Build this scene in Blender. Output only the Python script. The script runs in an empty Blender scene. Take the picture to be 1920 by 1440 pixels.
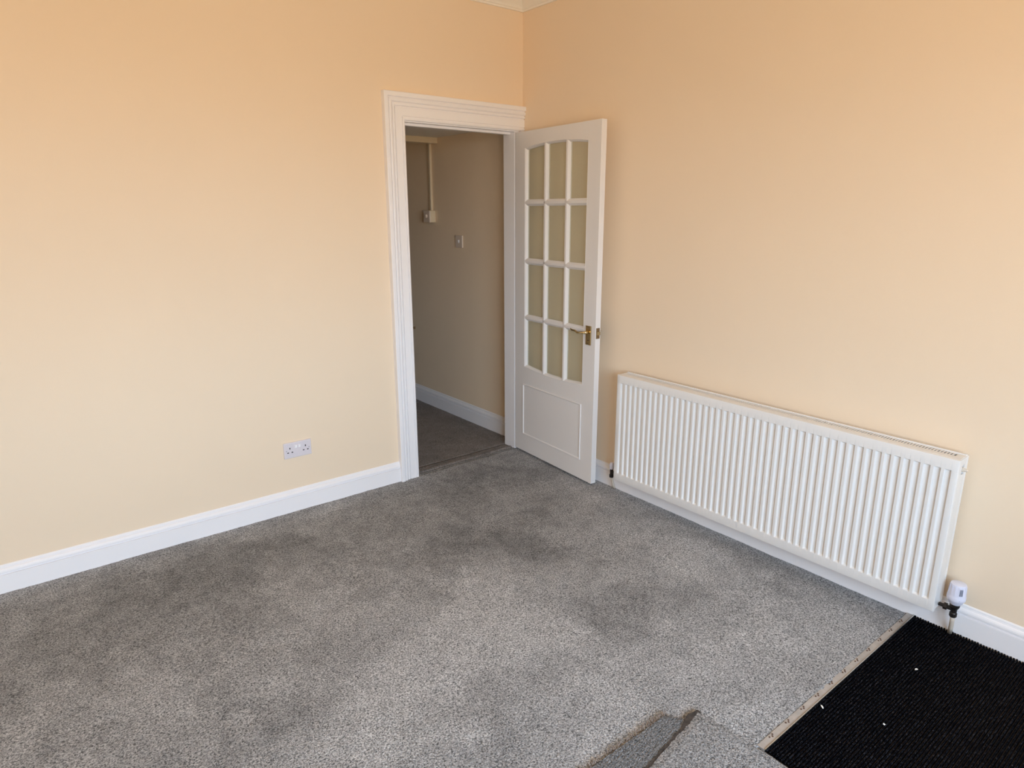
import bpy, math, random
import numpy as np
from mathutils import Vector, Matrix

random.seed(7)
S = bpy.context.scene
COL = S.collection

# ------------------------------------------------------------------ camera
cam_d = bpy.data.cameras.new('camera')
cam = bpy.data.objects.new('camera', cam_d)
COL.objects.link(cam)
S.camera = cam
cam_d.sensor_width = 36.0
cam_d.lens = 1231.685 / 1920 * 36.0
cam_d.clip_start = 0.02
YAW, PITCH, ROLL = 0.6724, 0.2582, -0.0016
Fw = Vector((math.sin(YAW) * math.cos(PITCH), math.cos(YAW) * math.cos(PITCH), -math.sin(PITCH)))
Rt = Vector((math.cos(YAW), -math.sin(YAW), 0))
Up = Rt.cross(Fw)
R2 = Rt * math.cos(ROLL) + Up * math.sin(ROLL)
U2 = Up * math.cos(ROLL) - Rt * math.sin(ROLL)
M = Matrix((R2, U2, -Fw)).transposed().to_4x4()
M.translation = Vector((-2.672, -3.2489, 1.546))
cam.matrix_world = M

# ------------------------------------------------------------------ sky, daylight, exposure
WIN = (-3.45, -1.30, 0.66, 2.24)          # window opening x0, x1, z0, z1 in the front wall
ROOM_X0, ROOM_Y0, CEIL = -4.7, -4.5, 2.75
w = bpy.data.worlds.new('daylight')
S.world = w
w.use_nodes = True
nt = w.node_tree
nt.nodes.clear()
wo = nt.nodes.new('ShaderNodeOutputWorld')
bg = nt.nodes.new('ShaderNodeBackground')
tc = nt.nodes.new('ShaderNodeTexCoord')
sx = nt.nodes.new('ShaderNodeSeparateXYZ')
cr = nt.nodes.new('ShaderNodeValToRGB')
mp = nt.nodes.new('ShaderNodeMapRange')
mp.inputs['From Min'].default_value = -1
mp.inputs['From Max'].default_value = 1
nt.links.new(tc.outputs['Generated'], sx.inputs[0])
nt.links.new(sx.outputs['Z'], mp.inputs['Value'])
nt.links.new(mp.outputs[0], cr.inputs[0])
nt.links.new(cr.outputs[0], bg.inputs[0])
nt.links.new(bg.outputs[0], wo.inputs[0])
e = cr.color_ramp.elements
e[0].position = 0.0
e[0].color = (0.59, 0.45, 0.32, 1)
e[1].position = 0.47
e[1].color = (0.63, 0.48, 0.34, 1)
x = e.new(0.53)
x.color = (0.81, 1.00, 1.24, 1)
x = e.new(1.0)
x.color = (0.62, 0.91, 1.34, 1)
bg.inputs[1].default_value = 16.2
# the window opening as a sampling portal for that sky
pl = bpy.data.lights.new('window_portal', 'AREA')
pl.shape = 'RECTANGLE'
pl.size = WIN[1] - WIN[0]
pl.size_y = WIN[3] - WIN[2]
pl.cycles.is_portal = True
po = bpy.data.objects.new('window_portal', pl)
COL.objects.link(po)
po.location = ((WIN[0] + WIN[1]) / 2, ROOM_Y0 - 0.02, (WIN[2] + WIN[3]) / 2)
po.rotation_euler = (math.pi / 2, 0, 0)    # looks to +y
S.view_settings.view_transform = 'Standard'
S.view_settings.look = 'None'
S.view_settings.gamma = 1
S.view_settings.use_curve_mapping = False
S.view_settings.exposure = 0.0
S.cycles.max_bounces = 14
S.cycles.diffuse_bounces = 8
S.cycles.transparent_max_bounces = 12
S.cycles.caustics_reflective = False
S.cycles.caustics_refractive = False


# ------------------------------------------------------------------ materials
def srgb(r, g, b):
    f = lambda c: (c / 255 / 12.92) if c / 255 <= 0.04045 else ((c / 255 + 0.055) / 1.055) ** 2.4
    return (f(r), f(g), f(b), 1)


def mat(name, col, rough=0.5, metal=0.0, bump=None, vary=0.0, vscale=3.0, spec=0.5, coat=0.0):
    m = bpy.data.materials.new(name)
    m.use_nodes = True
    n = m.node_tree
    b = n.nodes['Principled BSDF']
    b.inputs['Base Color'].default_value = col
    b.inputs['Roughness'].default_value = rough
    b.inputs['Metallic'].default_value = metal
    b.inputs['Specular IOR Level'].default_value = spec
    b.inputs['Coat Weight'].default_value = coat
    tcn = n.nodes.new('ShaderNodeTexCoord')
    if bump:
        sc, st, dist = bump
        nz = n.nodes.new('ShaderNodeTexNoise')
        nz.inputs['Scale'].default_value = sc
        nz.inputs['Detail'].default_value = 3
        bp = n.nodes.new('ShaderNodeBump')
        bp.inputs['Strength'].default_value = st
        bp.inputs['Distance'].default_value = dist
        n.links.new(tcn.outputs['Object'], nz.inputs['Vector'])
        n.links.new(nz.outputs['Fac'], bp.inputs['Height'])
        n.links.new(bp.outputs[0], b.inputs['Normal'])
    if vary:
        nz = n.nodes.new('ShaderNodeTexNoise')
        nz.inputs['Scale'].default_value = vscale
        nz.inputs['Detail'].default_value = 4
        mr = n.nodes.new('ShaderNodeMapRange')
        mr.inputs['From Min'].default_value = 0.3
        mr.inputs['From Max'].default_value = 0.7
        mr.inputs['To Min'].default_value = 1 - vary
        mr.inputs['To Max'].default_value = 1 + vary
        mx = n.nodes.new('ShaderNodeMix')
        mx.data_type = 'RGBA'
        mx.blend_type = 'MULTIPLY'
        mx.inputs[0].default_value = 1
        mx.inputs[6].default_value = col
        n.links.new(tcn.outputs['Object'], nz.inputs['Vector'])
        n.links.new(nz.outputs['Fac'], mr.inputs['Value'])
        n.links.new(mr.outputs[0], mx.inputs[7])
        n.links.new(mx.outputs[2], b.inputs['Base Color'])
    return m


WALL = mat('cream_emulsion', srgb(239, 219, 193), 0.85, bump=(260, 0.12, 0.002), vary=0.012, vscale=1.2, spec=0.2)
HALLWALL = mat('hall_emulsion', srgb(240, 219, 190), 0.8, bump=(260, 0.1, 0.002), vary=0.02, vscale=2, spec=0.3)
CEILM = mat('ceiling_white', srgb(240, 236, 226), 0.9, bump=(150, 0.08, 0.002))
GLOSS = mat('white_gloss_paint', srgb(243, 241, 242), 0.38)
DOORW = mat('door_satin_white', srgb(231, 228, 226), 0.42)
RADW = mat('radiator_enamel', srgb(231, 229, 226), 0.30, spec=0.5)
RADIN = mat('radiator_inside', srgb(120, 118, 115), 0.6)
PLAST = mat('white_plastic', srgb(222, 215, 219), 0.35)
PLASTB = mat('bright_white_plastic', srgb(255, 254, 254), 0.2)
TRVM = mat('cool_white_plastic', srgb(222, 223, 238), 0.35)
OLDPL = mat('aged_cream_plastic', srgb(225, 208, 178), 0.4)
BRASS = mat('polished_brass', (0.70, 0.54, 0.28, 1), 0.22, metal=1.0, bump=(40, 0.03, 0.002))
BRONZE = mat('dull_brass', (0.28, 0.22, 0.14, 1), 0.38, metal=1.0)
DARKM = mat('blackened_brass', srgb(38, 34, 32), 0.4, metal=0.3)
HOLE = mat('socket_hole', srgb(40, 32, 36), 0.8)
PIPEM = mat('painted_pipe', srgb(214, 202, 186), 0.45)
ALU = mat('brushed_aluminium', (0.62, 0.61, 0.58, 1), 0.35, metal=1.0, bump=(300, 0.1, 0.001))
BAND = mat('bare_gripper_board', srgb(176, 168, 160), 0.7, bump=(200, 0.3, 0.001), vary=0.10, vscale=30)
RUST = mat('rusty_nail', srgb(92, 66, 52), 0.7)
HESS = mat('jute_backing', srgb(150, 133, 120), 0.95, bump=(500, 0.8, 0.002), vary=0.25, vscale=90)
SHADEJUTE = mat('jute_with_crack_shade', srgb(72, 64, 58), 0.98, bump=(400, 0.8, 0.003), vary=0.35, vscale=70)  # brown jute, darkened to carry the shadow in the crack behind the flap
LINT = mat('paper_fleck', srgb(240, 238, 232), 0.9)
SLAB = mat('screed', srgb(96, 90, 84), 0.95, bump=(60, 0.3, 0.003))
UNDER = mat('underlay_edge', srgb(60, 52, 46), 0.95)


def carpet_mat(name, lo, hi, napmul=1.0):
    m = bpy.data.materials.new(name)
    m.use_nodes = True
    n = m.node_tree
    b = n.nodes['Principled BSDF']
    b.inputs['Roughness'].default_value = 0.95
    b.inputs['Specular IOR Level'].default_value = 0.1
    b.inputs['Sheen Weight'].default_value = 0.15
    tcn = n.nodes.new('ShaderNodeTexCoord')
    # twisted tufts a few millimetres apart
    n1 = n.nodes.new('ShaderNodeTexNoise')
    n1.inputs['Scale'].default_value = 190
    n1.inputs['Detail'].default_value = 2.5
    n1.inputs['Roughness'].default_value = 0.6
    n1.inputs['Distortion'].default_value = 0.8
    n2 = n.nodes.new('ShaderNodeTexVoronoi')
    n2.inputs['Scale'].default_value = 330
    rp = n.nodes.new('ShaderNodeValToRGB')
    rp.color_ramp.elements[0].position = 0.36
    rp.color_ramp.elements[0].color = lo
    rp.color_ramp.elements[1].position = 0.64
    rp.color_ramp.elements[1].color = hi
    n.links.new(tcn.outputs['Object'], n1.inputs['Vector'])
    n.links.new(tcn.outputs['Object'], n2.inputs['Vector'])
    n.links.new(n1.outputs['Fac'], rp.inputs[0])
    at = n.nodes.new('ShaderNodeAttribute')
    at.attribute_name = 'nap'
    mx = n.nodes.new('ShaderNodeMix')
    mx.data_type = 'RGBA'
    mx.blend_type = 'MULTIPLY'
    mx.inputs[0].default_value = 1
    n.links.new(rp.outputs[0], mx.inputs[6])
    mm = n.nodes.new('ShaderNodeMath')
    mm.operation = 'MULTIPLY'
    mm.inputs[1].default_value = napmul
    n.links.new(at.outputs['Fac'], mm.inputs[0])
    n.links.new(mm.outputs[0], mx.inputs[7])
    n.links.new(mx.outputs[2], b.inputs['Base Color'])
    ad = n.nodes.new('ShaderNodeMath')
    ad.operation = 'MULTIPLY_ADD'
    ad.inputs[1].default_value = -0.5
    n.links.new(n2.outputs['Distance'], ad.inputs[0])
    n.links.new(n1.outputs['Fac'], ad.inputs[2])
    bp = n.nodes.new('ShaderNodeBump')
    bp.inputs['Strength'].default_value = 0.9
    bp.inputs['Distance'].default_value = 0.006
    n.links.new(ad.outputs[0], bp.inputs['Height'])
    n.links.new(bp.outputs[0], b.inputs['Normal'])
    return m


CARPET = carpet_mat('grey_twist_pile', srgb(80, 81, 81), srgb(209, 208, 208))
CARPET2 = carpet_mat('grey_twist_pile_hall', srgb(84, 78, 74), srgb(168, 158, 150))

MATM = bpy.data.materials.new('black_ribbed_pile')
MATM.use_nodes = True
n = MATM.node_tree
b = n.nodes['Principled BSDF']
b.inputs['Roughness'].default_value = 0.95
b.inputs['Specular IOR Level'].default_value = 0.05
tcn = n.nodes.new('ShaderNodeTexCoord')
vz = n.nodes.new('ShaderNodeTexNoise')
vz.inputs['Scale'].default_value = 210
vz.inputs['Detail'].default_value = 2
rp = n.nodes.new('ShaderNodeValToRGB')
rp.color_ramp.elements[0].position = 0.54
rp.color_ramp.elements[0].color = (0.0014, 0.0014, 0.0026, 1)
rp.color_ramp.elements[1].position = 0.74
rp.color_ramp.elements[1].color = (0.050, 0.050, 0.060, 1)
n.links.new(tcn.outputs['Object'], vz.inputs['Vector'])
n.links.new(vz.outputs['Fac'], rp.inputs[0])
n.links.new(rp.outputs[0], b.inputs['Base Color'])
bp = n.nodes.new('ShaderNodeBump')
bp.inputs['Strength'].default_value = 0.8
bp.inputs['Distance'].default_value = 0.004
n.links.new(vz.outputs['Fac'], bp.inputs['Height'])
n.links.new(bp.outputs[0], b.inputs['Normal'])


def glass_mat(name, tint, gloss_rough):
    m = bpy.data.materials.new(name)
    m.use_nodes = True
    n = m.node_tree
    n.nodes.clear()
    o = n.nodes.new('ShaderNodeOutputMaterial')
    t = n.nodes.new('ShaderNodeBsdfTransparent')
    t.inputs[0].default_value = tint
    g = n.nodes.new('ShaderNodeBsdfGlossy')
    g.inputs['Roughness'].default_value = gloss_rough
    f = n.nodes.new('ShaderNodeFresnel')
    f.inputs['IOR'].default_value = 1.45
    mx = n.nodes.new('ShaderNodeMixShader')
    ge = n.nodes.new('ShaderNodeNewGeometry')
    iv = n.nodes.new('ShaderNodeMath')
    iv.operation = 'SUBTRACT'
    iv.inputs[0].default_value = 1.0
    n.links.new(ge.outputs['Backfacing'], iv.inputs[1])
    ml = n.nodes.new('ShaderNodeMath')
    ml.operation = 'MULTIPLY'
    n.links.new(f.outputs[0], ml.inputs[0])
    n.links.new(iv.outputs[0], ml.inputs[1])
    n.links.new(ml.outputs[0], mx.inputs[0])
    n.links.new(t.outputs[0], mx.inputs[1])
    n.links.new(g.outputs[0], mx.inputs[2])
    n.links.new(mx.outputs[0], o.inputs[0])
    return m


PANE = glass_mat('door_glass', (0.975, 0.98, 0.95, 1), 0.12)
n = PANE.node_tree                        # the door glass is faintly obscured: a little light scatters in it
om = [x for x in n.nodes if x.type == 'OUTPUT_MATERIAL'][0]
clear = om.inputs[0].links[0].from_socket
df = n.nodes.new('ShaderNodeBsdfDiffuse')
df.inputs[0].default_value = (0.72, 0.72, 0.58, 1)
m2 = n.nodes.new('ShaderNodeMixShader')
m2.inputs[0].default_value = 0.24
n.links.new(clear, m2.inputs[1])
n.links.new(df.outputs[0], m2.inputs[2])
n.links.new(m2.outputs[0], om.inputs[0])
WPANE = glass_mat('window_glass', (0.97, 0.98, 0.97, 1), 0.02)


# ------------------------------------------------------------------ mesh helpers
class MB:
    def __init__(self):
        self.v, self.f = [], []

    def add(self, vs, fs):
        k = len(self.v)
        self.v += [tuple(p) for p in vs]
        self.f += [tuple(i + k for i in f) for f in fs]
        return self

    def box(self, x0, x1, y0, y1, z0, z1):
        v = [(x0, y0, z0), (x1, y0, z0), (x1, y1, z0), (x0, y1, z0), (x0, y0, z1), (x1, y0, z1), (x1, y1, z1), (x0, y1, z1)]
        return self.add(v, [(0, 3, 2, 1), (4, 5, 6, 7), (0, 1, 5, 4), (1, 2, 6, 5), (2, 3, 7, 6), (3, 0, 4, 7)])

    def prism(self, a, b):
        """closed loop a lofted to closed loop b, both capped"""
        n = len(a)
        fs = [(i, (i + 1) % n, n + (i + 1) % n, n + i) for i in range(n)]
        fs += [tuple(reversed(range(n))), tuple(range(n, 2 * n))]
        return self.add(list(a) + list(b), fs)

    def loft(self, rings, caps=True, closed=False):
        n = len(rings[0])
        vs = [p for r in rings for p in r]
        fs = []
        m = len(rings)
        for j in range(m if closed else m - 1):
            j2 = (j + 1) % m
            for i in range(n):
                fs.append((j * n + i, j * n + (i + 1) % n, j2 * n + (i + 1) % n, j2 * n + i))
        if caps and not closed:
            fs += [tuple(reversed(range(n))), tuple(range((m - 1) * n, m * n))]
        return self.add(vs, fs)

    def lathe(self, c, prof, seg=24, axis='z'):
        rings = []
        for r, h in prof:
            ring = []
            for k in range(seg):
                a = 2 * math.pi * k / seg
                p = (r * math.cos(a), r * math.sin(a), h)
                if axis == 'y':
                    p = (p[0], -p[2], p[1])
                if axis == 'x':
                    p = (p[2], p[0], p[1])
                ring.append((c[0] + p[0], c[1] + p[1], c[2] + p[2]))
            rings.append(ring)
        return self.loft(rings)

    def tube(self, path, rad, seg=12, flat=1.0):
        rings = []
        pts = [Vector(p) for p in path]
        for i, p in enumerate(pts):
            d = (pts[min(i + 1, len(pts) - 1)] - pts[max(i - 1, 0)]).normalized()
            up = Vector((0, 0, 1)) if abs(d.z) < 0.9 else Vector((0, 1, 0))
            s = d.cross(up).normalized()
            u = s.cross(d)
            r = rad[i] if isinstance(rad, (list, tuple)) else rad
            rings.append([tuple(p + s * r * math.cos(2 * math.pi * k / seg) + u * r * flat * math.sin(2 * math.pi * k / seg)) for k in range(seg)])
        return self.loft(rings)

    def build(self, name, m, parent=None, smooth=False, bevel=0, kind=None, autosmooth=None):
        me = bpy.data.meshes.new(name)
        me.from_pydata(self.v, [], self.f)
        me.update()
        import bmesh
        bm = bmesh.new()
        bm.from_mesh(me)
        bmesh.ops.recalc_face_normals(bm, faces=bm.faces)
        bm.to_mesh(me)
        bm.free()
        me.materials.append(m)
        o = bpy.data.objects.new(name, me)
        COL.objects.link(o)
        if parent is not None:
            o.parent = parent
        if smooth or autosmooth:
            me.polygons.foreach_set('use_smooth', [True] * len(me.polygons))
            if autosmooth:
                me.set_sharp_from_angle(angle=math.radians(autosmooth))
        if bevel:
            md = o.modifiers.new('bevel', 'BEVEL')
            md.width = bevel
            md.segments = 2
            md.limit_method = 'ANGLE'
        if kind:
            o['kind'] = kind
        return o


def empty(name, loc=(0, 0, 0), rz=0.0):
    o = bpy.data.objects.new(name, None)
    o.empty_display_size = 0.05
    COL.objects.link(o)
    o.location = loc
    o.rotation_euler = (0, 0, rz)
    return o


def tag(o, label=None, cat=None, group=None, kind=None):
    if label:
        o['label'] = label
    if cat:
        o['category'] = cat
    if group:
        o['group'] = group
    if kind:
        o['kind'] = kind
    return o


def struct(o, label=None, cat=None):
    return tag(o, label, cat, kind='structure')


# ------------------------------------------------------------------ room shell
DX0, DX1, DH = -0.830, -0.030, 2.022       # rough doorway opening
HALL_X, HALL_Y1, HALL_Z = 0.050, 4.6, 2.056
HALL_X0 = -1.5
T = 0.10
o = MB().box(ROOM_X0, DX0, 0, T, -0.03, CEIL).box(DX0, DX1, 0, T, DH, CEIL).box(DX1, 0.0, 0, T, -0.03, CEIL).build('wall_back', WALL)
struct(o, 'cream painted wall with the doorway and the double socket', 'wall')
o = MB().box(0.0, 0.11, ROOM_Y0, 0.0, -0.03, CEIL).build('wall_right', WALL)
struct(o, 'cream painted wall behind the radiator', 'wall')
o = MB().box(ROOM_X0 - 0.1, ROOM_X0, ROOM_Y0, T, -0.03, CEIL).build('wall_left', WALL)
struct(o, 'cream painted wall at the left side of the room', 'wall')
x0, x1, z0, z1 = WIN
EX0, EX1, EZ = -0.98, -0.14, 2.02
yA, yB = ROOM_Y0 - 0.22, ROOM_Y0
o = (MB().box(ROOM_X0 - 0.1, x0, yA, yB, -0.03, CEIL).box(x0, x1, yA, yB, -0.03, z0).box(x0, x1, yA, yB, z1, CEIL)
     .box(x1, EX0, yA, yB, -0.03, CEIL).box(EX0, EX1, yA, yB, EZ, CEIL).box(EX1, 0.11, yA, yB, -0.03, CEIL)).build('wall_front', WALL)
struct(o, 'cream painted window wall behind the viewer', 'wall')
o = MB().box(ROOM_X0 - 0.1, 0.11, ROOM_Y0 - 0.22, T, CEIL, CEIL + 0.1).build('ceiling', CEILM)
struct(o, 'white ceiling', 'ceiling')
o = MB().box(ROOM_X0 - 0.1, 0.12, ROOM_Y0 - 0.22, HALL_Y1 + 0.1, -0.09, -0.03).build('floor', SLAB)
struct(o, 'bare floor under the carpet', 'floor')

# window (behind the viewer)
wf = MB()
fw = 0.06
wf.box(x0, x0 + fw, yA + 0.05, yA + 0.11, z0, z1).box(x1 - fw, x1, yA + 0.05, yA + 0.11, z0, z1)
wf.box(x0 + fw, x1 - fw, yA + 0.05, yA + 0.11, z0, z0 + fw).box(x0 + fw, x1 - fw, yA + 0.05, yA + 0.11, z1 - fw, z1)
xm = (x0 + x1) / 2
wf.box(xm - 0.03, xm + 0.03, yA + 0.05, yA + 0.11, z0 + fw, z1 - fw)
wroot = struct(empty('window_1', (0, 0, 0)), 'white framed window behind the viewer', 'window')
wf.build('window_frame', GLOSS, wroot)
for a, c in ((x0 + fw, xm - 0.03), (xm + 0.03, x1 - fw)):
    MB().box(a, c, yA + 0.078, yA + 0.082, z0 + fw, z1 - fw).build('pane', WPANE, wroot)
MB().box(x0 - 0.04, x1 + 0.04, yB - 0.002, yB + 0.06, z0 - 0.03, z0).build('window_sill', GLOSS, wroot)
# entrance door (behind the viewer)
droot = struct(empty('door_2', (0, 0, 0)), 'white entrance door by the black mat', 'door')
MB().box(EX0 + 0.02, EX1 - 0.02, yB - 0.07, yB - 0.03, 0.0, EZ - 0.02).build('door_panel', DOORW, droot)
fr = MB().box(EX0, EX0 + 0.02, yB - 0.1, yB, -0.02, EZ).box(EX1 - 0.02, EX1, yB - 0.1, yB, -0.02, EZ).box(EX0 + 0.02, EX1 - 0.02, yB - 0.1, yB, EZ - 0.02, EZ)
fr.build('door_frame', GLOSS, droot)

# hall beyond the doorway
o = MB().box(HALL_X, HALL_X + 0.1, T, HALL_Y1, -0.03, HALL_Z + 0.1).box(0.0, HALL_X, T - 0.0, T + 0.001, -0.03, HALL_Z).build('wall_hall_right', HALLWALL)
struct(o, 'shadowed beige hall wall with the small light switch', 'wall')
o = MB().box(HALL_X0 - 0.1, HALL_X0, T, HALL_Y1, -0.03, HALL_Z + 0.1).build('wall_hall_left', HALLWALL)
struct(o, 'left wall of the hall', 'wall')
o = MB().box(HALL_X0 - 0.1, HALL_X + 0.1, HALL_Y1, HALL_Y1 + 0.1, -0.03, HALL_Z + 0.1).build('wall_hall_back', HALLWALL)
struct(o, 'far wall of the hall', 'wall')
o = MB().box(HALL_X0, HALL_X, T, HALL_Y1, HALL_Z, HALL_Z + 0.1).build('ceiling_hall', CEILM)
struct(o, 'low hall ceiling', 'ceiling')

# ------------------------------------------------------------------ skirting boards, coving
SK = [(0, -0.012), (0.018, -0.012), (0.018, 0.0775), (0.0178, 0.0795), (0.0075, 0.0800), (0.0075, 0.0845), (0.0150, 0.0860), (0.0160, 0.092),
      (0.0150, 0.098), (0.0120, 0.1035), (0.0070, 0.1070), (0.0070, 0.1095), (0.0060, 0.1105), (0.0055, 0.1155), (0.0035, 0.1185), (0, 0.1205)]


def along_x(prof, xa, xb, y, sgn=-1):
    return [[(X, y + sgn * d, z) for d, z in prof] for X in (xa, xb)]


def along_y(prof, ya, yb, x, sgn=-1):
    return [[(x + sgn * d, Y, z) for d, z in prof] for Y in (ya, yb)]


a, b2 = along_x(SK, ROOM_X0, -0.9375, 0.0)
struct(MB().prism(a, b2).build('baseboard_back', GLOSS), 'white moulded skirting board left of the doorway', 'skirting')
a, b2 = along_y(SK, ROOM_Y0, -0.022, 0.0)
struct(MB().prism(a, b2).build('baseboard_right', GLOSS), 'white moulded skirting board under the radiator', 'skirting')
a, b2 = along_y(SK, ROOM_Y0, -0.018, ROOM_X0, 1)
struct(MB().prism(a, b2).build('baseboard_left', GLOSS), 'white skirting board on the left wall', 'skirting')
SKH = [(d, z * 1.09 + 0.0) for d, z in SK]
a, b2 = along_y(SKH, T + 0.015, HALL_Y1, HALL_X)
struct(MB().prism(a, b2).build('baseboard_hall', GLOSS), 'white skirting board along the hall wall', 'skirting')

CV = [(0, 2.648), (0.010, 2.648), (0.012, 2.656), (0.018, 2.660), (0.020, 2.668), (0.030, 2.676), (0.046, 2.694), (0.060, 2.716),
      (0.068, 2.722), (0.070, 2.732), (0.082, 2.736), (0.084, CEIL), (0, CEIL)]
# mitred at the corner: each run stops on the diagonal
r0 = [(ROOM_X0, -d, z) for d, z in CV]
r1 = [(-d, -d, z) for d, z in CV]
struct(MB().prism(r0, r1).build('trim_1', CEILM, autosmooth=40), 'white coving above the doorway wall', 'coving')
r0 = [(-d, -d, z) for d, z in CV]
r1 = [(-d, ROOM_Y0, z) for d, z in CV]
struct(MB().prism(r0, r1).build('trim_2', CEILM, autosmooth=40), 'white coving above the radiator wall', 'coving')

# ------------------------------------------------------------------ door lining and architrave
# profile across the width: t = distance from outer edge, d = projection from the wall
AW, AH = 0.1225, 0.1335
AP = [(0, 0), (0, 0.030), (0.003, 0.033), (0.019, 0.033), (0.0225, 0.0315), (0.0228, 0.0195), (0.0262, 0.0195), (0.029, 0.0275), (0.034, 0.0290), (0.041, 0.0272),
      (0.0445, 0.0240), (0.0450, 0.0150), (0.0482, 0.0150), (0.0505, 0.0225), (0.056, 0.0235), (0.0600, 0.0220), (0.0610, 0.0115), (0.0647, 0.0115), (0.0665, 0.0190),
      (0.1045, 0.0185), (0.1053, 0.0125), (0.1082, 0.0125), (0.1095, 0.0190), (0.1165, 0.0195), (0.1225, 0.0165), (0.1225, 0)]
XO, ZO = -0.9375, 2.1398
leg0 = [(XO + t, -d, -0.012) for t, d in AP]
corner = [(XO + t, -d, ZO - t * AH / AW) for t, d in AP]
head1 = [(-0.0005, -d, ZO - t * AH / AW) for t, d in AP]
o = MB().loft([leg0, corner, head1]).build('trim_3', GLOSS, bevel=0.0006)
struct(o, 'white stepped architrave round the doorway', 'architrave')
# narrow return between door and right wall
struct(MB().box(-0.0255, -0.0005, -0.018, -0.0002, 0.125, 2.0055).build('trim_4', GLOSS), 'narrow white architrave strip behind the open door', 'architrave')
LX0, LX1, LZ = -0.806, -0.0645, 2.000
ln = MB()
ln.box(DX0, LX0, -0.0005, T + 0.006, -0.012, LZ).box(LX1, DX1, -0.0005, T + 0.006, -0.012, LZ).box(DX0, DX1, -0.0005, T + 0.006, LZ, DH)
lining = struct(ln.build('trim_5', GLOSS, bevel=0.001), 'white door lining inside the doorway', 'door frame')
MB().box(LX0, LX0 + 0.013, 0.040, 0.075, -0.012, LZ - 0.013).box(LX0, LX1, 0.040, 0.075, LZ - 0.013, LZ).build('door_stop', GLOSS, lining, bevel=0.0015)
MB().box(LX0, LX0 + 0.0025, 0.004, 0.030, 0.87, 0.93).tube([(LX0 + 0.001, 0.004, 0.90), (LX0 + 0.006, -0.003, 0.90), (LX0 + 0.010, -0.008, 0.90)], 0.008).build('strike_plate', BRONZE, lining)

# ------------------------------------------------------------------ carpet
rng = np.random.RandomState(3)


def vnoise(X, Y, s, seed):
    """smooth value noise"""
    r = np.random.RandomState(seed)
    g = r.rand(256, 256)
    u, v = X * s + 50, Y * s + 50
    i, j = np.floor(u).astype(int), np.floor(v).astype(int)
    fu, fv = u - i, v - j
    fu, fv = fu * fu * (3 - 2 * fu), fv * fv * (3 - 2 * fv)
    i, j = i % 255, j % 255
    return (g[i, j] * (1 - fu) + g[i + 1, j] * fu) * (1 - fv) + (g[i, j + 1] * (1 - fu) + g[i + 1, j + 1] * fu) * fv


# brushed patches of pile: x, y, length, width, angle, change of tone
SPOTS = [(-0.93, -0.93, .34, .20, -35, -.24), (-1.24, -0.80, .20, .14, 0, -.10), (-0.62, -0.80, .24, .12, -20, -.12), (-0.80, -1.22, .36, .16, -60, -.15),
         (-0.60, -0.30, .22, .12, 20, -.12), (-0.88, -1.72, .34, .16, -30, -.12), (-2.10, -0.33, .75, .22, 0, -.14), (-1.66, -0.36, .12, .09, 30, -.12),
         (-2.62, -0.75, .70, .35, 10, -.13), (-1.20, -0.45, .30, .12, 10, -.08), (-1.95, -0.80, .35, .18, 30, -.08), (-1.50, -1.05, .10, .07, 0, -.08),
         (-0.20, -0.82, .35, .22, -70, .10), (-0.34, -1.50, .50, .28, -80, .10), (-1.40, -1.50, .60, .40, 20, .12), (-1.32, -2.02, .30, .20, 20, .14),
         (-1.8, -1.6, .6, .25, 35, .06), (-0.18, -1.75, .55, .05, -88, -.10), (-0.55, -1.95, .12, .08, 0, -.05), (-1.7, -1.90, .30, .10, 35, -.10),
         (-2.3, -1.45, .40, .08, 35, -.08), (-0.7, -0.45, 1.1, .42, 5, -.09), (-2.4, -0.30, 1.2, .30, 0, -.08), (-1.3, -0.75, .5, .3, 0, -.05), (-1.05, -0.15, .4, .10, 0, -.06), (-0.5, -2.1, .5, .25, 0, .08)]


def nap_field(X, Y):
    wx = (vnoise(X, Y, 7, 11) - .5) * .22 + (vnoise(X, Y, 19, 12) - .5) * .09
    wy = (vnoise(X, Y, 7, 13) - .5) * .22 + (vnoise(X, Y, 19, 14) - .5) * .09
    A, B = X + wx, Y + wy
    v = np.ones_like(X)
    for (x, y, l, wd, an, am) in SPOTS:
        c, s = math.cos(math.radians(an)), math.sin(math.radians(an))
        p, q = (A - x) * c + (B - y) * s, -(A - x) * s + (B - y) * c
        v += 1.75 * am * np.exp(-((p / l) ** 2 + (q / wd) ** 2) * 1.6)
    v += (vnoise(A, B, 3.2, 21) - .5) * .20 + (vnoise(A, B, 9, 22) - .5) * .26 + (vnoise(X, Y, 24, 23) - .5) * .16 + (vnoise(A * 1.0 + B * .6, B * .5 - A * .3, 36, 24) - .5) * .14 + (vnoise(X, Y, 60, 25) - .5) * .12
    return np.clip(v, 0.5, 1.3)


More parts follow.
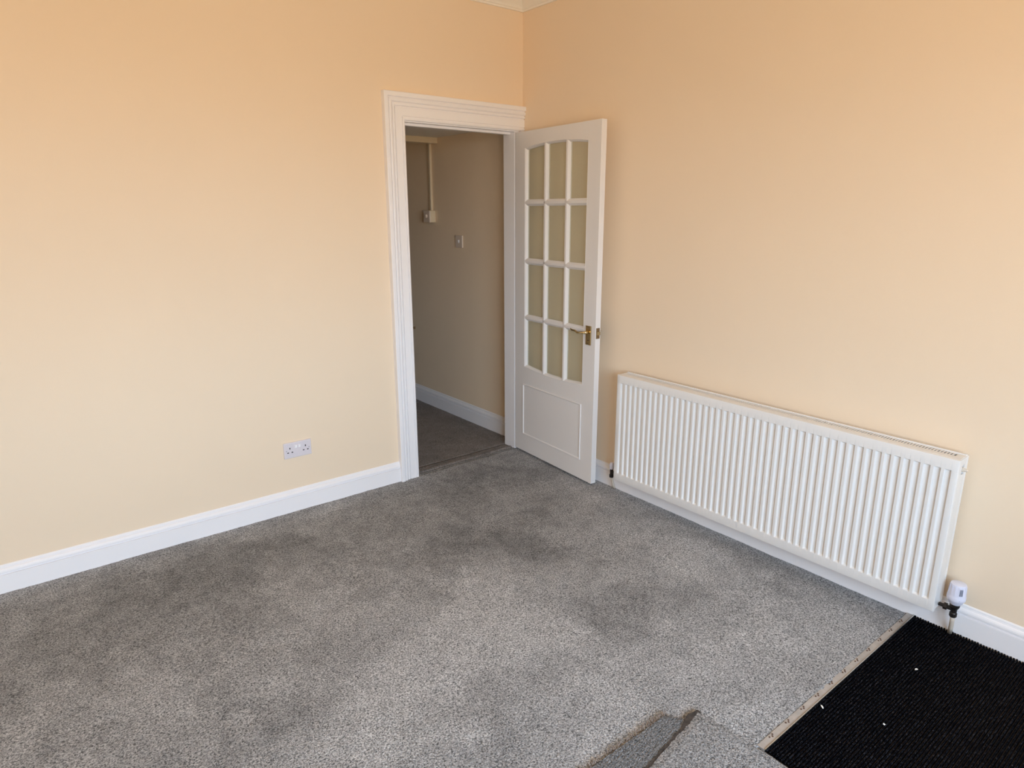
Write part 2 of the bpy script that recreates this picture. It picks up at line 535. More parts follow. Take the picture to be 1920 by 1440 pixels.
def carpet_grid(mb_name, rects, step, m, nap_scale=1.0, zfun=None, thick=0.012, parent=None):
    V, Fc, N = [], [], []
    for (xa, xb, ya, yb) in rects:
        nx, ny = max(1, int(round((xb - xa) / step))), max(1, int(round((yb - ya) / step)))
        xs, ys = np.linspace(xa, xb, nx + 1), np.linspace(ya, yb, ny + 1)
        X, Y = np.meshgrid(xs, ys, indexing='ij')
        Z = (vnoise(X, Y, 6, 31) - .5) * .003 + (vnoise(X, Y, 37, 32) - .5) * .0022 - 0.001
        if zfun:
            Z = Z + zfun(X, Y)
        if (abs(ya + 2.440) < 1e-3 or abs(ya + 2.450) < 1e-3):
            Y[:, 0] += rng.uniform(-0.002, 0.002, nx + 1)
        k = len(V)
        base = k
        idx = lambda i, j: base + i * (ny + 1) + j
        V += list(zip(X.ravel().tolist(), Y.ravel().tolist(), Z.ravel().tolist()))
        N += (nap_field(X, Y) * nap_scale).ravel().tolist()
        Fc += [(idx(i, j), idx(i + 1, j), idx(i + 1, j + 1), idx(i, j + 1)) for i in range(nx) for j in range(ny)]
        # edge walls
        loop = [(i, 0) for i in range(nx)] + [(nx, j) for j in range(ny)] + [(i, ny) for i in range(nx, 0, -1)] + [(0, j) for j in range(ny, 0, -1)]
        kb = len(V)
        for (i, j) in loop:
            V.append((float(X[i, j]), float(Y[i, j]), -thick))
            N.append(0.6 * nap_scale)
        L = len(loop)
        for q in range(L):
            i, j = loop[q]
            i2, j2 = loop[(q + 1) % L]
            Fc.append((idx(i, j), kb + q, kb + (q + 1) % L, idx(i2, j2)))
    me = bpy.data.meshes.new(mb_name)
    me.from_pydata(V, [], Fc)
    me.update()
    at = me.attributes.new('nap', 'FLOAT', 'POINT')
    at.data.foreach_set('value', N)
    me.polygons.foreach_set('use_smooth', [True] * len(me.polygons))
    me.materials.append(m)
    ob = bpy.data.objects.new(mb_name, me)
    COL.objects.link(ob)
    if parent is not None:
        ob.parent = parent
    return ob


MX0, MY = -1.0895, -2.462               # mat well: left edge, edge towards the room
dip = lambda X, Y: -0.007 * np.exp(-(np.abs(Y) / 0.012)) * 0 - 0.004 * np.exp(-((X + 0.018).clip(-9, 0) / 0.02) ** 2)
o = carpet_grid('carpet', [(ROOM_X0, 0.0, -2.440, 0.0), (-0.33, -0.02, -2.450, -2.4401), (ROOM_X0, MX0 - 0.004, ROOM_Y0, -2.440), (LX0, LX1, 0.0, 0.014)], 0.015, CARPET, zfun=dip)
tag(o, 'fitted grey twist-pile carpet covering the main room floor', 'carpet', kind='stuff')
lip = lambda X, Y: 0.007 * np.exp(-((Y - 0.040) / 0.013) ** 2) * (0.2 + 1.2 * vnoise(X, Y, 40, 41)) - 0.006 * np.exp(-((Y - 0.020) / 0.006) ** 2)
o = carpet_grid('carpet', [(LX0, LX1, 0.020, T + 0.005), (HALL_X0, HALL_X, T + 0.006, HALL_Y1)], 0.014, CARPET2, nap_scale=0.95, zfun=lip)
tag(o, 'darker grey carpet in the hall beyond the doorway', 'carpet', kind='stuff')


def carpet_piece(poly_lo, poly_hi, zlo, name, m, ztop, nap, label, torn_shade=None):
    """loose cut piece of carpet: hessian backing layer + pile layer on top, built over a bilinear patch of four corners"""
    root = empty(name, (poly_lo[0][0], poly_lo[0][1], 0))
    ox, oy = poly_lo[0][0], poly_lo[0][1]
    nu, nv = 44, 30
    P = [Vector((p[0], p[1], 0)) for p in poly_lo]
    pt = lambda u, v: P[0] * (1 - u) * (1 - v) + P[1] * u * (1 - v) + P[2] * u * v + P[3] * (1 - u) * v

    def patch(nm, za, zb, grow, mt, rough):
        V, Fc, N = [], [], []
        for i in range(nu + 1):
            for j in range(nv + 1):
                u, v = i / nu, j / nv
                p = pt(u, v)
                e_ = min(u, 1 - u, v, 1 - v)
                jit = rough if e_ < 1e-6 else 0.0
                zt = zb(u, v) + random.uniform(-1, 1) * 0.0010
                V.append((p.x - ox + random.uniform(-1, 1) * jit, p.y - oy + random.uniform(-1, 1) * jit, zt - (0.004 if (e_ < 1e-6 and rough) else 0)))
                N.append(nap)
        id_ = lambda i, j: i * (nv + 1) + j
        Fc = [(id_(i, j), id_(i + 1, j), id_(i + 1, j + 1), id_(i, j + 1)) for i in range(nu) for j in range(nv)]
        loop = [(i, 0) for i in range(nu)] + [(nu, j) for j in range(nv)] + [(i, nv) for i in range(nu, 0, -1)] + [(0, j) for j in range(nv, 0, -1)]
        kb = len(V)
        for (i, j) in loop:
            q = V[id_(i, j)]
            V.append((q[0], q[1], za(i / nu, j / nv)))
            N.append(nap * 0.6)
        L = len(loop)
        for q in range(L):
            i, j = loop[q]
            i2, j2 = loop[(q + 1) % L]
            Fc.append((id_(i, j), kb + q, kb + (q + 1) % L, id_(i2, j2)))
        Fc.append(tuple(kb + q for q in range(L)))
        me = bpy.data.meshes.new(nm)
        me.from_pydata(V, [], Fc)
        me.update()
        at = me.attributes.new('nap', 'FLOAT', 'POINT')
        at.data.foreach_set('value', N)
        me.materials.append(mt)
        ob = bpy.data.objects.new(nm, me)
        COL.objects.link(ob)
        ob.parent = root
        return ob
    patch('pile', lambda u, v: ztop(u, v) - 0.009, ztop, 0, m, 0.0025)
    patch('backing', lambda u, v: max(zlo, ztop(u, v) - 0.013), lambda u, v: ztop(u, v) - 0.0095, 0, HESS, 0.0)
    if torn_shade:
        (xa, ya), (xb, yb), hz = torn_shade
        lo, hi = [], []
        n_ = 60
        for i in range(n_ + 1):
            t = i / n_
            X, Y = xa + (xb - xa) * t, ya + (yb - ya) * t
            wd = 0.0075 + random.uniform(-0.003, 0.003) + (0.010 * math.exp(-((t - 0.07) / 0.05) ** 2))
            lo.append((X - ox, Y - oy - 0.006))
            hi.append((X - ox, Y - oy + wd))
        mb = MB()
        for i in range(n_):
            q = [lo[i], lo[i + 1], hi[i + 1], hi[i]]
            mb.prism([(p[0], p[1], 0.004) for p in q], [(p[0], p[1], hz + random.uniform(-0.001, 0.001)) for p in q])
        mb.build('torn_backing_shade', SHADEJUTE, root)  # band of torn jute with the crack's shadow painted into its colour
    tag(root, label, 'carpet piece')
    return root


# the darker filler strip and the lighter flap lapped over it
carpet_piece([(-1.212, -2.190), (-1.85, -2.183), (-1.85, -2.355), (-1.170, -2.254)], None, 0.003, 'carpet_strip', CARPET,
             lambda u, v: 0.010, 0.50, 'narrow darker strip of grey carpet let in beside the raised flap')
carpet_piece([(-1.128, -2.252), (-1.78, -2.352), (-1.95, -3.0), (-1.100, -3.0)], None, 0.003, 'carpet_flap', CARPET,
             lambda u, v: 0.0165 + 0.010 * (1 - math.exp(-4 * v)) + 0.004 * u, 0.88, 'lighter grey carpet flap lapped over the corner of the black mat well', torn_shade=((-1.120, -2.2490), (-1.80, -2.3535), 0.0125))
# frayed jute along the strip's far edge
fr = MB()
for i in range(260):
    X = -1.20 - random.random() * 0.62
    Y = -2.184 + random.gauss(0, 0.0055)
    a = random.random() * 3.14
    l = random.uniform(0.004, 0.011)
    fr.tube([(X, Y, 0.002), (X + l * math.cos(a), Y + l * math.sin(a) * 0.5, 0.010 + random.random() * 0.004)], 0.0012, seg=4)
o = fr.build('frayed_jute', HESS)
tag(o, 'frayed brown jute threads along the edge of the dark carpet strip', 'fraying', kind='stuff')

# ------------------------------------------------------------------ mat well: mat, threshold strip, gripper nails
root = empty('entrance_mat', (MX0, MY, 0))
L = -MX0 - 0.020
W_ = -ROOM_Y0 + MY
MB().box(0.0, L, -W_, 0.0, -0.020, -0.006).build('mat_backing', UNDER, root)
V, Fc = [], []
pitch = 0.0092
nr = int(W_ / pitch)
ns = 150
nrng = np.random.RandomState(5)
for r in range(nr):
    y0 = -r * pitch
    k = len(V)
    for s in range(ns + 1):
        X = L * s / ns
        h = nrng.uniform(-0.0014, 0.0010)
        dy = nrng.uniform(-0.0009, 0.0009)
        V += [(X, y0, -0.006), (X, y0 - 0.0022 + dy, 0.0022 + h), (X, y0 - 0.0050 + dy, 0.0024 + h), (X, y0 - 0.0074, -0.006)]
    for s in range(ns):
        for q in range(3):
            Fc.append((k + 4 * s + q, k + 4 * s + q + 1, k + 4 * (s + 1) + q + 1, k + 4 * (s + 1) + q))
me = bpy.data.meshes.new('mat_ribs')
me.from_pydata(V, [], Fc)
me.update()
me.materials.append(MATM)
o = bpy.data.objects.new('mat_ribs', me)
COL.objects.link(o)
o.parent = root
o['kind'] = 'stuff'
tag(root, 'black ribbed entrance mat set into the floor by the radiator', 'mat')

root = empty('threshold_strip', (MX0, -2.447, 0))
a, b2 = along_x([(-0.012, -0.012), (-0.012, 0.0005), (0.012, 0.0012), (0.012, -0.012)], 0.0, L + 0.0, 0.0)
MB().prism(a, b2).build('gripper_board', BAND, root)
MB().box(0.0, L, -0.0150, -0.0120, -0.012, 0.0045).build('metal_edge', ALU, root, bevel=0.0006)
for i in range(11):
    X = 0.062 + i * 0.0925
    m_ = MB()
    for dx, dy in ((-0.006, 0.002), (0.004, -0.002), (0.011, 0.003)):
        m_.lathe((X + dx, 0.003 + dy, 0.0), [(0.0030, 0.0), (0.0028, 0.0022), (0.0012, 0.0030)], seg=8)
    m_.build('nail_cluster', RUST, root)
tag(root, 'pale nailed threshold strip with metal edge between carpet and black mat', 'threshold strip')

# paper flecks
for (X, Y, Z, a, ln_, lab) in ((-0.4545, -1.643, 0.001, 0.5, 0.010, 'tiny white fleck lying on the grey carpet near the radiator'),
                               (-0.3601, -2.596, 0.0035, -0.6, 0.010, 'tiny white fleck on the black mat nearest the radiator valve'),
                               (-0.790, -2.480, 0.0035, 0.9, 0.014, 'pale curled fleck on the black mat beside the threshold strip'),
                               (-0.7125, -2.637, 0.0035, 0.2, 0.006, 'tiny grey-white speck in the middle of the black mat')):
    c, s = math.cos(a), math.sin(a)
    P3 = [(-ln_ / 2, -0.002, 0), (0, -0.0035, 0.0015), (ln_ / 2, -0.0015, 0.0008), (ln_ / 2, 0.0015, 0.0012), (0, 0.003, 0.002), (-ln_ / 2, 0.002, 0.0006)]
    lo = [(p[0] * c - p[1] * s, p[0] * s + p[1] * c, p[2]) for p in P3]
    hi = [(p[0], p[1], p[2] + 0.0009) for p in lo]
    o = MB().prism(lo, hi).build('paper_fleck', LINT)
    o.location = (X, Y, Z)
    tag(o, lab, 'fleck')

# ------------------------------------------------------------------ the glazed door
HX, HY, ANG = -0.0624, -0.0056, 1.505
DW, DHt, DT = 0.7615, 1.981, 0.035
th = math.atan2(-math.sin(ANG), -math.cos(ANG))
door = struct(empty('door_1', (HX, HY, 0.012), th), 'white twelve-pane glazed door standing open against the right wall', 'door')
SL, SR = 0.098, 0.666                     # glazed opening, left and right
arch_top = lambda s: 1.892 + 0.020 * (1 - ((s - (SL + SR) / 2) / ((SR - SL) / 2)) ** 2)
arch_bot = lambda s: 0.569 - 0.016 * (1 - ((s - (SL + SR) / 2) / ((SR - SL) / 2)) ** 2)
PL, PR, PB, PT = 0.087, 0.659, 0.117, 0.457
leaf = MB()


def slab(poly):
    leaf.prism([(p[0], 0, p[1]) for p in poly], [(p[0], DT, p[1]) for p in poly])


slab([(0, 0), (PL, 0), (PL, 0.50), (SL, 0.53), (SL, DHt), (0, DHt)])
slab([(PR, 0), (DW, 0), (DW, DHt), (SR, DHt), (SR, 0.53), (PR, 0.50)])
slab([(PL, 0), (PR, 0), (PR, PB), (PL, PB)])
NS = 16
ss = [SL + (SR - SL) * i / NS for i in range(NS + 1)]
slab([(SL, DHt)] + [(s, arch_top(s)) for s in ss] + [(SR, DHt)])
slab([(PL, PT), (PR, PT), (PR, 0.50), (SR, 0.53)] + [(s, arch_bot(s)) for s in reversed(ss)] + [(SL, 0.53), (PL, 0.50)])
leaf.build('door_leaf', DOORW, door)

# bead round the glazed opening
outline = [(s, arch_bot(s)) for s in ss] + [(s, arch_top(s)) for s in reversed(ss)]
cx, cz = (SL + SR) / 2, 1.23


def inset(pts, d):
    n_ = len(pts)
    out = []
    for i in range(n_):
        p0, p1, p2 = Vector(pts[i - 1]), Vector(pts[i]), Vector(pts[(i + 1) % n_])
        a1 = (p1 - p0).normalized()
        a2 = (p2 - p1).normalized()
        n1 = Vector((-a1.y, a1.x))
        n2 = Vector((-a2.y, a2.x))
        bb = (n1 + n2)
        bb = bb / max(1e-6, bb.length)
        out.append(p1 + bb * d / max(0.4, bb.dot(n1)))
    return out


prof = [(0, 0.0005), (0.004, -0.001), (0.009, 0.0035), (0.016, 0.011), (0.016, 0.024), (0.0, 0.0345)]
loops = [inset(outline, d) for d, y in prof]
rings = [[(loops[k][i].x, prof[k][1], loops[k][i].y) for k in range(len(prof))] for i in range(len(outline))]
MB().loft(rings, caps=False, closed=True).build('glazing_bead', DOORW, door, autosmooth=50)

BP = [(-0.019, 0.012), (-0.011, 0.0045), (-0.0065, 0.0005), (0.0065, 0.0005), (0.011, 0.0045), (0.019, 0.012), (0.019, 0.023), (0.0065, 0.0345), (-0.0065, 0.0345), (-0.019, 0.023)]
VB = [0.293, 0.487]
HB = [1.579, 1.234, 0.888]
for s in VB:
    MB().prism([(s + a, y, arch_bot(s) - 0.0) for a, y in BP], [(s + a, y, arch_top(s) + 0.0) for a, y in BP]).build('glazing_bar', DOORW, door, bevel=0.0008)
for z in HB:
    MB().prism([(SL, y, z + a) for a, y in BP], [(SR, y, z + a) for a, y in BP]).build('glazing_bar', DOORW, door, bevel=0.0008)
cols = [(SL + 0.003, VB[0]), (VB[0], VB[1]), (VB[1], SR - 0.003)]
rows = [(None, HB[0]), (HB[0], HB[1]), (HB[1], HB[2]), (HB[2], None)]
for (zt, zb) in rows:
    for (sa, sb) in cols:
        k = 6
        u = [sa + (sb - sa) * i / k for i in range(k + 1)]
        top = [(s, arch_top(s) - 0.004) for s in u] if zt is None else [(s, zt) for s in u]
        bot = [(s, arch_bot(s) + 0.004) for s in u] if zb is None else [(s, zb) for s in u]
        poly = bot + list(reversed(top))
        MB().prism([(p[0], 0.0155, p[1]) for p in poly], [(p[0], 0.0195, p[1]) for p in poly]).build('pane', PANE, door)

# lower fielded panel
pnl = MB()


def rect(l, r, b_, t_, y):
    return [(l, y, b_), (r, y, b_), (r, y, t_), (l, y, t_)]


steps = [(0, 0.0003), (0.0005, -0.0045), (0.004, -0.0055), (0.008, -0.0030), (0.0165, 0.0100), (0.0185, 0.0150), (0.033, 0.0150), (0.0340, 0.0115), (0.047, 0.0045), (0.050, 0.0040)]
rg = [rect(PL + d, PR - d, PB + d, PT - d, y) for d, y in steps]
pnl.loft(rg + [rect(PL + 0.05, PR - 0.05, PB + 0.05, PT - 0.05, 0.031), rect(PL, PR, PB, PT, 0.0347)])
pnl.build('door_panel', DOORW, door, bevel=0.0006)

# lever handles
for side in (0, 1):
    yy = (lambda y: y) if side == 0 else (lambda y: DT - y)
    sy = -1 if side == 0 else 1
    y0 = 0.0 if side == 0 else DT
    hp = MB().box(0.688, 0.729, min(y0, y0 + sy * 0.006), max(y0, y0 + sy * 0.006), 0.812, 0.919).build('handle_plate', BRASS, door, bevel=0.0015)
    tag(hp, 'polished brass backplate')
    lv = MB()
    lv.tube([(0.7085, y0 + sy * 0.004, 0.884), (0.7085, y0 + sy * 0.036, 0.884)], [0.010, 0.0075], seg=14)
    lv.tube([(0.7185, y0 + sy * 0.040, 0.8850), (0.708, y0 + sy * 0.042, 0.8850), (0.695, y0 + sy * 0.044, 0.8840), (0.680, y0 + sy * 0.046, 0.8815),
             (0.668, y0 + sy * 0.047, 0.8800), (0.656, y0 + sy * 0.047, 0.8835), (0.645, y0 + sy * 0.047, 0.8880), (0.632, y0 + sy * 0.047, 0.8885), (0.618, y0 + sy * 0.046, 0.8875), (0.606, y0 + sy * 0.044, 0.8905), (0.600, y0 + sy * 0.042, 0.8945)],
            [0.004, 0.0068, 0.0070, 0.0066, 0.0062, 0.0058, 0.0054, 0.0052, 0.0050, 0.0045, 0.0025], seg=12)
    o = lv.build('lever', BRASS, hp, smooth=True)
    if side == 0:
        MB().lathe((0.7085, -0.006, 0.838), [(0.0035, -0.0002), (0.0035, 0.0004)], seg=12, axis='y').build('keyhole', HOLE, hp)
    sc = MB()
    for zz in (0.821, 0.910):
        sc.lathe((0.7085, y0 + sy * 0.006, zz), [(0.0035, -0.001), (0.0030, 0.0010)] if side == 0 else [(0.0030, -0.001), (0.0035, 0.001)], seg=10, axis='y')
    sc.build('screw', BRONZE, hp)
lp = MB().box(DW - 0.0005, DW + 0.0015, 0.0055, 0.0300, 0.853, 0.912).build('latch_plate', BRONZE, door)
tag(lp, 'dull brass latch faceplate')
MB().prism([(DW, 0.010, 0.874), (DW, 0.026, 0.874), (DW, 0.026, 0.892), (DW, 0.010, 0.892)], [(DW + 0.003, 0.010, 0.874), (DW + 0.010, 0.026, 0.874), (DW + 0.010, 0.026, 0.892), (DW + 0.003, 0.010, 0.892)]).build('latch_bolt', BRASS, lp)
for z in (0.20, 1.0, 1.76):
    MB().lathe((0.001, DT + 0.004, z), [(0.004, 0), (0.0045, 0.002), (0.0045, 0.074), (0.004, 0.076)], seg=12).build('hinge', BRASS, door)

# ------------------------------------------------------------------ radiator
RY0, RL, RZ0, RH = -0.9421, 1.6035, 0.1018, 0.5986
RXF, RXB = -0.1182, -0.0325
rad = empty('radiator', (RXB, RY0 - RL / 2, RZ0))
tag(rad, 'long white ribbed panel radiator on the right wall', 'radiator')


def rp_(mb, name, m, **k):
    """build in world coordinates, then hang under the radiator's empty"""
    mb.v = [(a - rad.location.x, b_ - rad.location.y, c - rad.location.z) for a, b_, c in mb.v]
    return mb.build(name, m, rad, **k)


PIT, NF = 0.03333, 47
u0 = (RL - PIT * NF) / 2 - 0.0040
us, ds = [0.0, 0.0008, 0.0030], [0.0, 0, 0]
edge = [1, .25, 0]
dep = [0, 0, 0]
U = [(0.0, 0.004, 0), (0.0010, 0.0012, 0), (0.0035, 0.0, 0)]
for i in range(NF):
    q = u0 + i * PIT
    for du, d in ((0.0115, 0), (0.0127, .12), (0.0142, .50), (0.0157, .88), (0.0170, 1.0), (0.0310, 1.0), (0.0322, .86), (0.0336, .40), (0.0348, .05)):
        U.append((q + du, 0.0, d))
    # next land starts at +0.0365
    if i == NF - 1:
        U.append((q + 0.0380, 0.0, 0))
U += [(RL - 0.0035, 0.0, 0), (RL - 0.0010, 0.0012, 0), (RL, 0.004, 0)]
U = sorted([t for t in U], key=lambda t: t[0])
ZL = [(0.0, 0.0045, 0), (0.0012, 0.0012, 0), (0.004, 0, 0), (0.0420, 0, 0), (0.0430, 0, .12), (0.0450, 0, .6), (0.0472, 0, 1.0), (0.30, 0, 1.0), (0.5520, 0, 1.0),
      (0.5542, 0, .6), (0.5562, 0, .12), (0.5572, 0, 0), (RH - 0.004, 0, 0), (RH - 0.0012, 0.0012, 0), (RH, 0.0045, 0)]
DEPTH = 0.0085
fp = MB()
nU, nZ = len(U), len(ZL)
V = []
for (u, eu, d) in U:
    for (z, ez, dz) in ZL:
        V.append((RXF + max(eu, ez) + DEPTH * d * dz, RY0 - u, RZ0 + z))
Fc = [(i * nZ + j, (i + 1) * nZ + j, (i + 1) * nZ + j + 1, i * nZ + j + 1) for i in range(nU - 1) for j in range(nZ - 1)]
# returned edges
loop = [(i, 0) for i in range(nU - 1)] + [(nU - 1, j) for j in range(nZ - 1)] + [(i, nZ - 1) for i in range(nU - 1, 0, -1)] + [(0, j) for j in range(nZ - 1, 0, -1)]
kb = len(V)
for (i, j) in loop:
    p = V[i * nZ + j]
    V.append((RXF + 0.017, p[1], p[2]))
LL = len(loop)
for q in range(LL):
    i, j = loop[q]
    i2, j2 = loop[(q + 1) % LL]
    Fc.append((i * nZ + j, kb + q, kb + (q + 1) % LL, i2 * nZ + j2))
Fc.append(tuple(kb + q for q in range(LL)))
fp.add(V, Fc)
rp_(fp, 'front_panel', RADW, autosmooth=35)
yE = RY0 - RL
rp_(MB().box(RXB - 0.012, RXB, yE, RY0, RZ0, RZ0 + RH), 'back_panel', RADW, bevel=0.002)
# convector fins inside
cf = MB()
for i in range(60):
    Y = RY0 - 0.04 - i * (RL - 0.08) / 59
    cf.box(RXF + 0.022, RXB - 0.016, Y - 0.0006, Y + 0.0006, RZ0 + 0.05, RZ0 + RH - 0.05)
rp_(cf, 'convector_fins', RADIN, kind='stuff')
# top grille
zt = RZ0 + RH
xg0, xg1 = RXF + 0.0175, RXB + 0.001
s0, s1 = xg0 + 0.026, xg1 - 0.010
tg = MB().box(xg0, s0, yE + 0.004, RY0 - 0.002, zt - 0.006, zt + 0.0005)
tg.box(s1, xg1, yE + 0.004, RY0 - 0.002, zt - 0.006, zt + 0.0035)
tg.box(s0, s1, RY0 - 0.030, RY0 - 0.002, zt - 0.006, zt + 0.0005).box(s0, s1, yE + 0.004, yE + 0.030, zt - 0.006, zt + 0.0005)
rp_(tg, 'top_grille', RADW, bevel=0.001)
gb = MB()
n_ = 150
for i in range(1, n_):
    Y = RY0 - 0.030 - (RL - 0.060) * i / n_
    gb.box(s0, s1, Y - 0.0026, Y + 0.0026, zt - 0.005, zt + 0.0003)
rp_(gb, 'grille_bars', RADW, kind='stuff')
# side covers
for (ya, yb) in ((yE + 0.001, yE + 0.010), (RY0 - 0.010, RY0 - 0.001)):
    sdm = MB()
    if ya < -2:
        # slot near the top for the bleed valve
        xs0, xs1, zs0 = -0.082, -0.060, zt - 0.062
        sdm.box(xg0, xs0, ya, yb, RZ0 + 0.004, zt - 0.001).box(xs1, xg1, ya, yb, RZ0 + 0.004, zt - 0.001)
        sdm.box(xs0, xs1, ya, yb, RZ0 + 0.004, zs0).box(xs0, xs1, ya, yb, zt - 0.026, zt - 0.001)
    else:
        sdm.box(xg0, xg1, ya, yb, RZ0 + 0.004, zt - 0.001)
    rp_(sdm, 'side_cover', RADW)
bv = rp_(MB().lathe((-0.071, yE + 0.012, zt - 0.044), [(0.009, 0), (0.009, 0.012), (0.006, 0.014), (0.0055, 0.024), (0.003, 0.026)], seg=12, axis='y'), 'bleed_valve', PIPEM)
bs = rp_(MB().box(-0.080, -0.062, yE + 0.0105, yE + 0.013, zt - 0.060, zt - 0.028), 'valve_recess', HOLE)

# thermostatic valve, right-hand end
TX, TY = -0.070, -2.597
tv = empty('thermostatic_valve', (TX, TY, 0))
hd = MB().lathe((0, 0, 0), [(0.0, 0.145), (0.0175, 0.145), (0.0225, 0.151), (0.0262, 0.160), (0.0290, 0.164), (0.0302, 0.169), (0.0302, 0.180), (0.0292, 0.183), (0.0292, 0.1845), (0.0280, 0.194),
                            (0.0268, 0.206), (0.0254, 0.2250), (0.0246, 0.2275), (0.0225, 0.2285), (0.0, 0.2290)], seg=40).build('valve_head', TRVM, tv, autosmooth=35)
dirv = Vector((-2.672 - TX, -3.249 - TY, 0)).normalized()
ang0 = math.atan2(dirv.y, dirv.x) + 0.45


def on_cyl(mb, a0, a1, r, za, zb, t=0.0012):
    k = 4
    A = [a0 + (a1 - a0) * i / k for i in range(k + 1)]
    lo = [(r * math.cos(a), r * math.sin(a)) for a in A] + [((r - t) * math.cos(a), (r - t) * math.sin(a)) for a in reversed(A)]
    mb.prism([(p[0], p[1], za) for p in lo], [(p[0] * 0.95, p[1] * 0.95, zb) for p in lo])


gm = MB()
for k in range(14):
    a = 2 * math.pi * k / 14
    on_cyl(gm, a - 0.07, a + 0.07, 0.0285, 0.190, 0.222, 0.004)
gm.build('head_flutes', TRVM, hd)
wm = MB()
on_cyl(wm, ang0 - 0.19, ang0 + 0.19, 0.0296, 0.191, 0.217, 0.002)
wm.build('setting_window', mat('grey_print', srgb(160, 163, 178), 0.5), hd)
nm = MB()
for k in (-1, 0, 1):
    on_cyl(nm, ang0 + k * 0.13 - 0.020, ang0 + k * 0.13 + 0.020, 0.0300, 0.193, 0.215, 0.001)
nm.build('setting_marks', mat('dark_print', srgb(70, 74, 88), 0.5), hd)
dm = MB()
on_cyl(dm, ang0 - 0.12, ang0 - 0.02, 0.0304, 0.1705, 0.1745, 0.001)
dm.build('pointer_dot', mat('dot_print', srgb(90, 96, 112), 0.5), hd)
bd = MB().lathe((0, 0, 0), [(0.0, 0.090), (0.010, 0.090), (0.0125, 0.094), (0.0125, 0.106), (0.0100, 0.110), (0.0105, 0.122), (0.0135, 0.128), (0.0165, 0.134), (0.0170, 0.146), (0, 0.147)], seg=16)
bd.tube([(0, 0, 0.120), (0, 0.026, 0.120)], 0.0080, seg=12)
bd.lathe((0, 0.034, 0.120), [(0.0125, -0.000), (0.0125, 0.012)], seg=6, axis='y')
bd.tube([(0, 0.034, 0.120), (0, 0.0495, 0.120)], 0.0070, seg=12)
tag(bd.build('valve_body', DARKM, tv), 'blackened brass valve body')
MB().tube([(0, 0, 0.095), (0.003, 0, 0.075), (0.020, 0.004, 0.035), (0.034, 0.008, 0.0028)], [0.0078] * 4, seg=14).build('pipe', PIPEM, tv, smooth=True)
tag(tv, 'cool-white thermostatic valve on the right end of the radiator', 'radiator valve')

# lockshield valve, left-hand end
LXv, LYv = -0.070, -0.885
lv = empty('lockshield_valve', (LXv, LYv, 0))
MB().lathe((0, 0, 0), [(0.0, 0.132), (0.0115, 0.132), (0.0125, 0.136), (0.0115, 0.166), (0.0095, 0.170), (0, 0.171)], seg=20).build('valve_cap', TRVM, lv, autosmooth=35)
bd = MB().lathe((0, 0, 0), [(0.0, 0.082), (0.0115, 0.082), (0.0125, 0.086), (0.0125, 0.098), (0.0095, 0.102), (0.0095, 0.132), (0, 0.133)], seg=14)
bd.tube([(0, 0, 0.115), (0, -0.034, 0.115)], 0.0085, seg=12).tube([(0, -0.024, 0.115), (0, -0.0565, 0.115)], 0.0120, seg=6)
tag(bd.build('valve_body', DARKM, lv), 'blackened brass valve body')
MB().tube([(0, 0, 0.085), (0.006, 0, 0.065), (0.022, 0.004, 0.03), (0.038, 0.010, 0.001)], [0.0075] * 4, seg=14).build('pipe', PIPEM, lv, smooth=True)
tag(lv, 'small capped lockshield valve on the left end of the radiator beside the door', 'radiator valve')

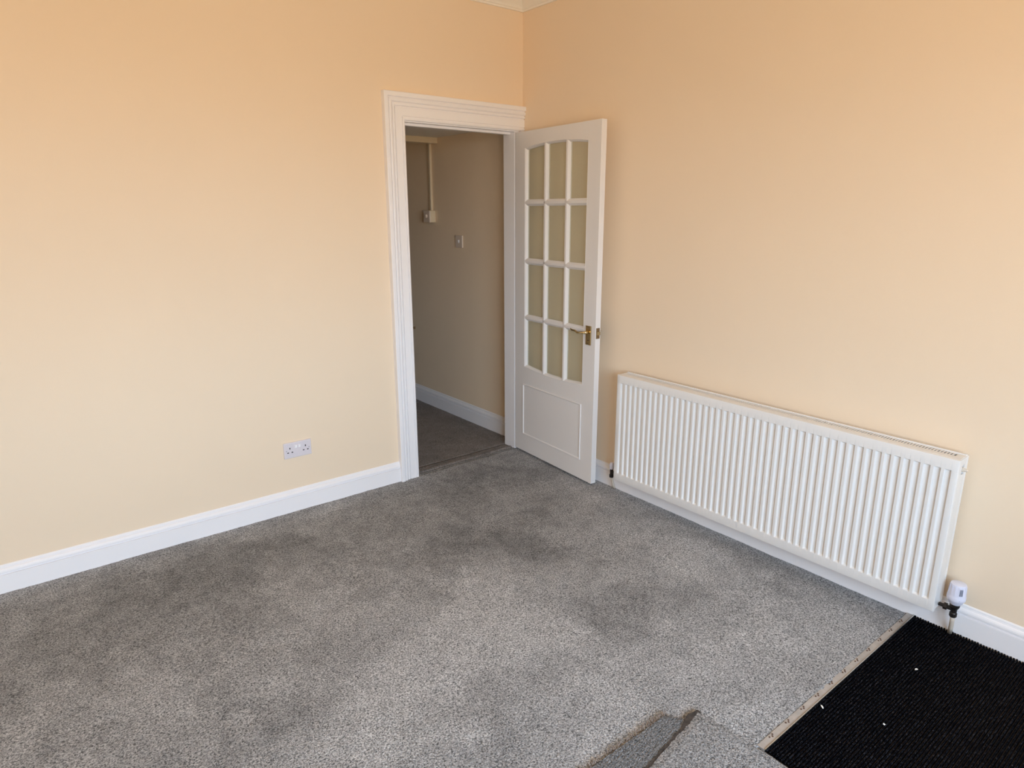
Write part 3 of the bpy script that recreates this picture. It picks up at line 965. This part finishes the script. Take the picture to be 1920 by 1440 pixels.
# ------------------------------------------------------------------ double socket
sk = empty('double_socket', (-1.5293, 0, 0.3370))
tag(sk, 'white double wall socket with two switches above the skirting board', 'socket')
hw, hh = 0.0735, 0.0425
ring = lambda w_, h_, y: [(-w_, y, -h_), (w_, y, -h_), (w_, y, h_), (-w_, y, h_)]
MB().loft([ring(hw, hh, 0.0), ring(hw, hh, -0.005), ring(hw - 0.0012, hh - 0.0012, -0.0075), ring(hw - 0.004, hh - 0.004, -0.0085)]).build('faceplate', PLAST, sk, bevel=0.0008)
for cxs in (-1, 1):
    c0 = cxs * 0.0415
    for (dx, dz, w_, h_) in ((0, 0.0120, 0.0024, 0.0045), (-0.0112, -0.0105, 0.0042, 0.0025), (0.0112, -0.0105, 0.0042, 0.0025)):
        MB().box(c0 + dx - w_, c0 + dx + w_, -0.0092, -0.0080, dz - h_, dz + h_).build('pin_hole', HOLE, sk)
    a0 = cxs * 0.0095
    MB().prism([(a0 - 0.0055, -0.008, 0.010), (a0 + 0.0055, -0.008, 0.010), (a0 + 0.0055, -0.008, 0.024), (a0 - 0.0055, -0.008, 0.024)],
               [(a0 - 0.005, -0.0095, 0.0105), (a0 + 0.005, -0.0095, 0.0105), (a0 + 0.005, -0.0130, 0.0235), (a0 - 0.005, -0.0130, 0.0235)]).build('switch', PLASTB, sk)
    MB().lathe((cxs * 0.0600, -0.0085, 0.0), [(0.0026, -0.001), (0.0024, 0.0006)], seg=10, axis='y').build('screw', mat('grey_screw', srgb(150, 144, 148), 0.5), sk)

# ------------------------------------------------------------------ hall fittings
# rocker switch on the hall wall
HPL = mat('hall_plastic', srgb(222, 206, 190), 0.4)
ls = empty('light_switch', (HALL_X, 0.772, 1.331))
MB().box(-0.010, 0.0, -0.043, 0.043, -0.043, 0.043).build('faceplate', HPL, ls, bevel=0.002)
MB().prism([(-0.010, -0.008, -0.011), (-0.010, 0.008, -0.011), (-0.010, 0.008, 0.011), (-0.010, -0.008, 0.011)],
           [(-0.0115, -0.0075, -0.0105), (-0.0115, 0.0075, -0.0105), (-0.0155, 0.0075, 0.0105), (-0.0155, -0.0075, 0.0105)]).build('rocker', PLASTB, ls)
tag(ls, 'small white single light switch on the dark hall wall', 'switch')
# surface box with dial below the conduit
sb = empty('surface_switch_box', (HALL_X, 1.130, 1.503))
MB().box(-0.046, 0.0, -0.043, 0.043, -0.043, 0.043).build('back_box', OLDPL, sb, bevel=0.004)
MB().box(-0.054, -0.046, -0.043, 0.043, -0.043, 0.043).build('faceplate', HPL, sb, bevel=0.002)
MB().lathe((-0.054, 0, 0.004), [(0.014, 0.0), (0.013, -0.010), (0.010, -0.012)], seg=18, axis='x').build('dial', HPL, sb)
tag(sb, 'boxy surface-mounted switch with dial under the vertical conduit in the hall', 'switch')
o = MB().box(HALL_X - 0.018, HALL_X, 1.118, 1.142, 1.546, HALL_Z).build('cable_conduit', OLDPL, bevel=0.002)
tag(o, 'pale vertical cable conduit running up the hall wall', 'conduit')
# boxed batten across the hall ceiling
bt = empty('ceiling_batten', (-0.5, 1.075, HALL_Z - 0.040))
MB().box(-0.55, 0.55 - 0.001, -0.045, 0.045, -0.0, 0.040).build('batten', OLDPL, bt, bevel=0.003)
tag(bt, 'pale boxed batten running across the hall ceiling', 'batten')
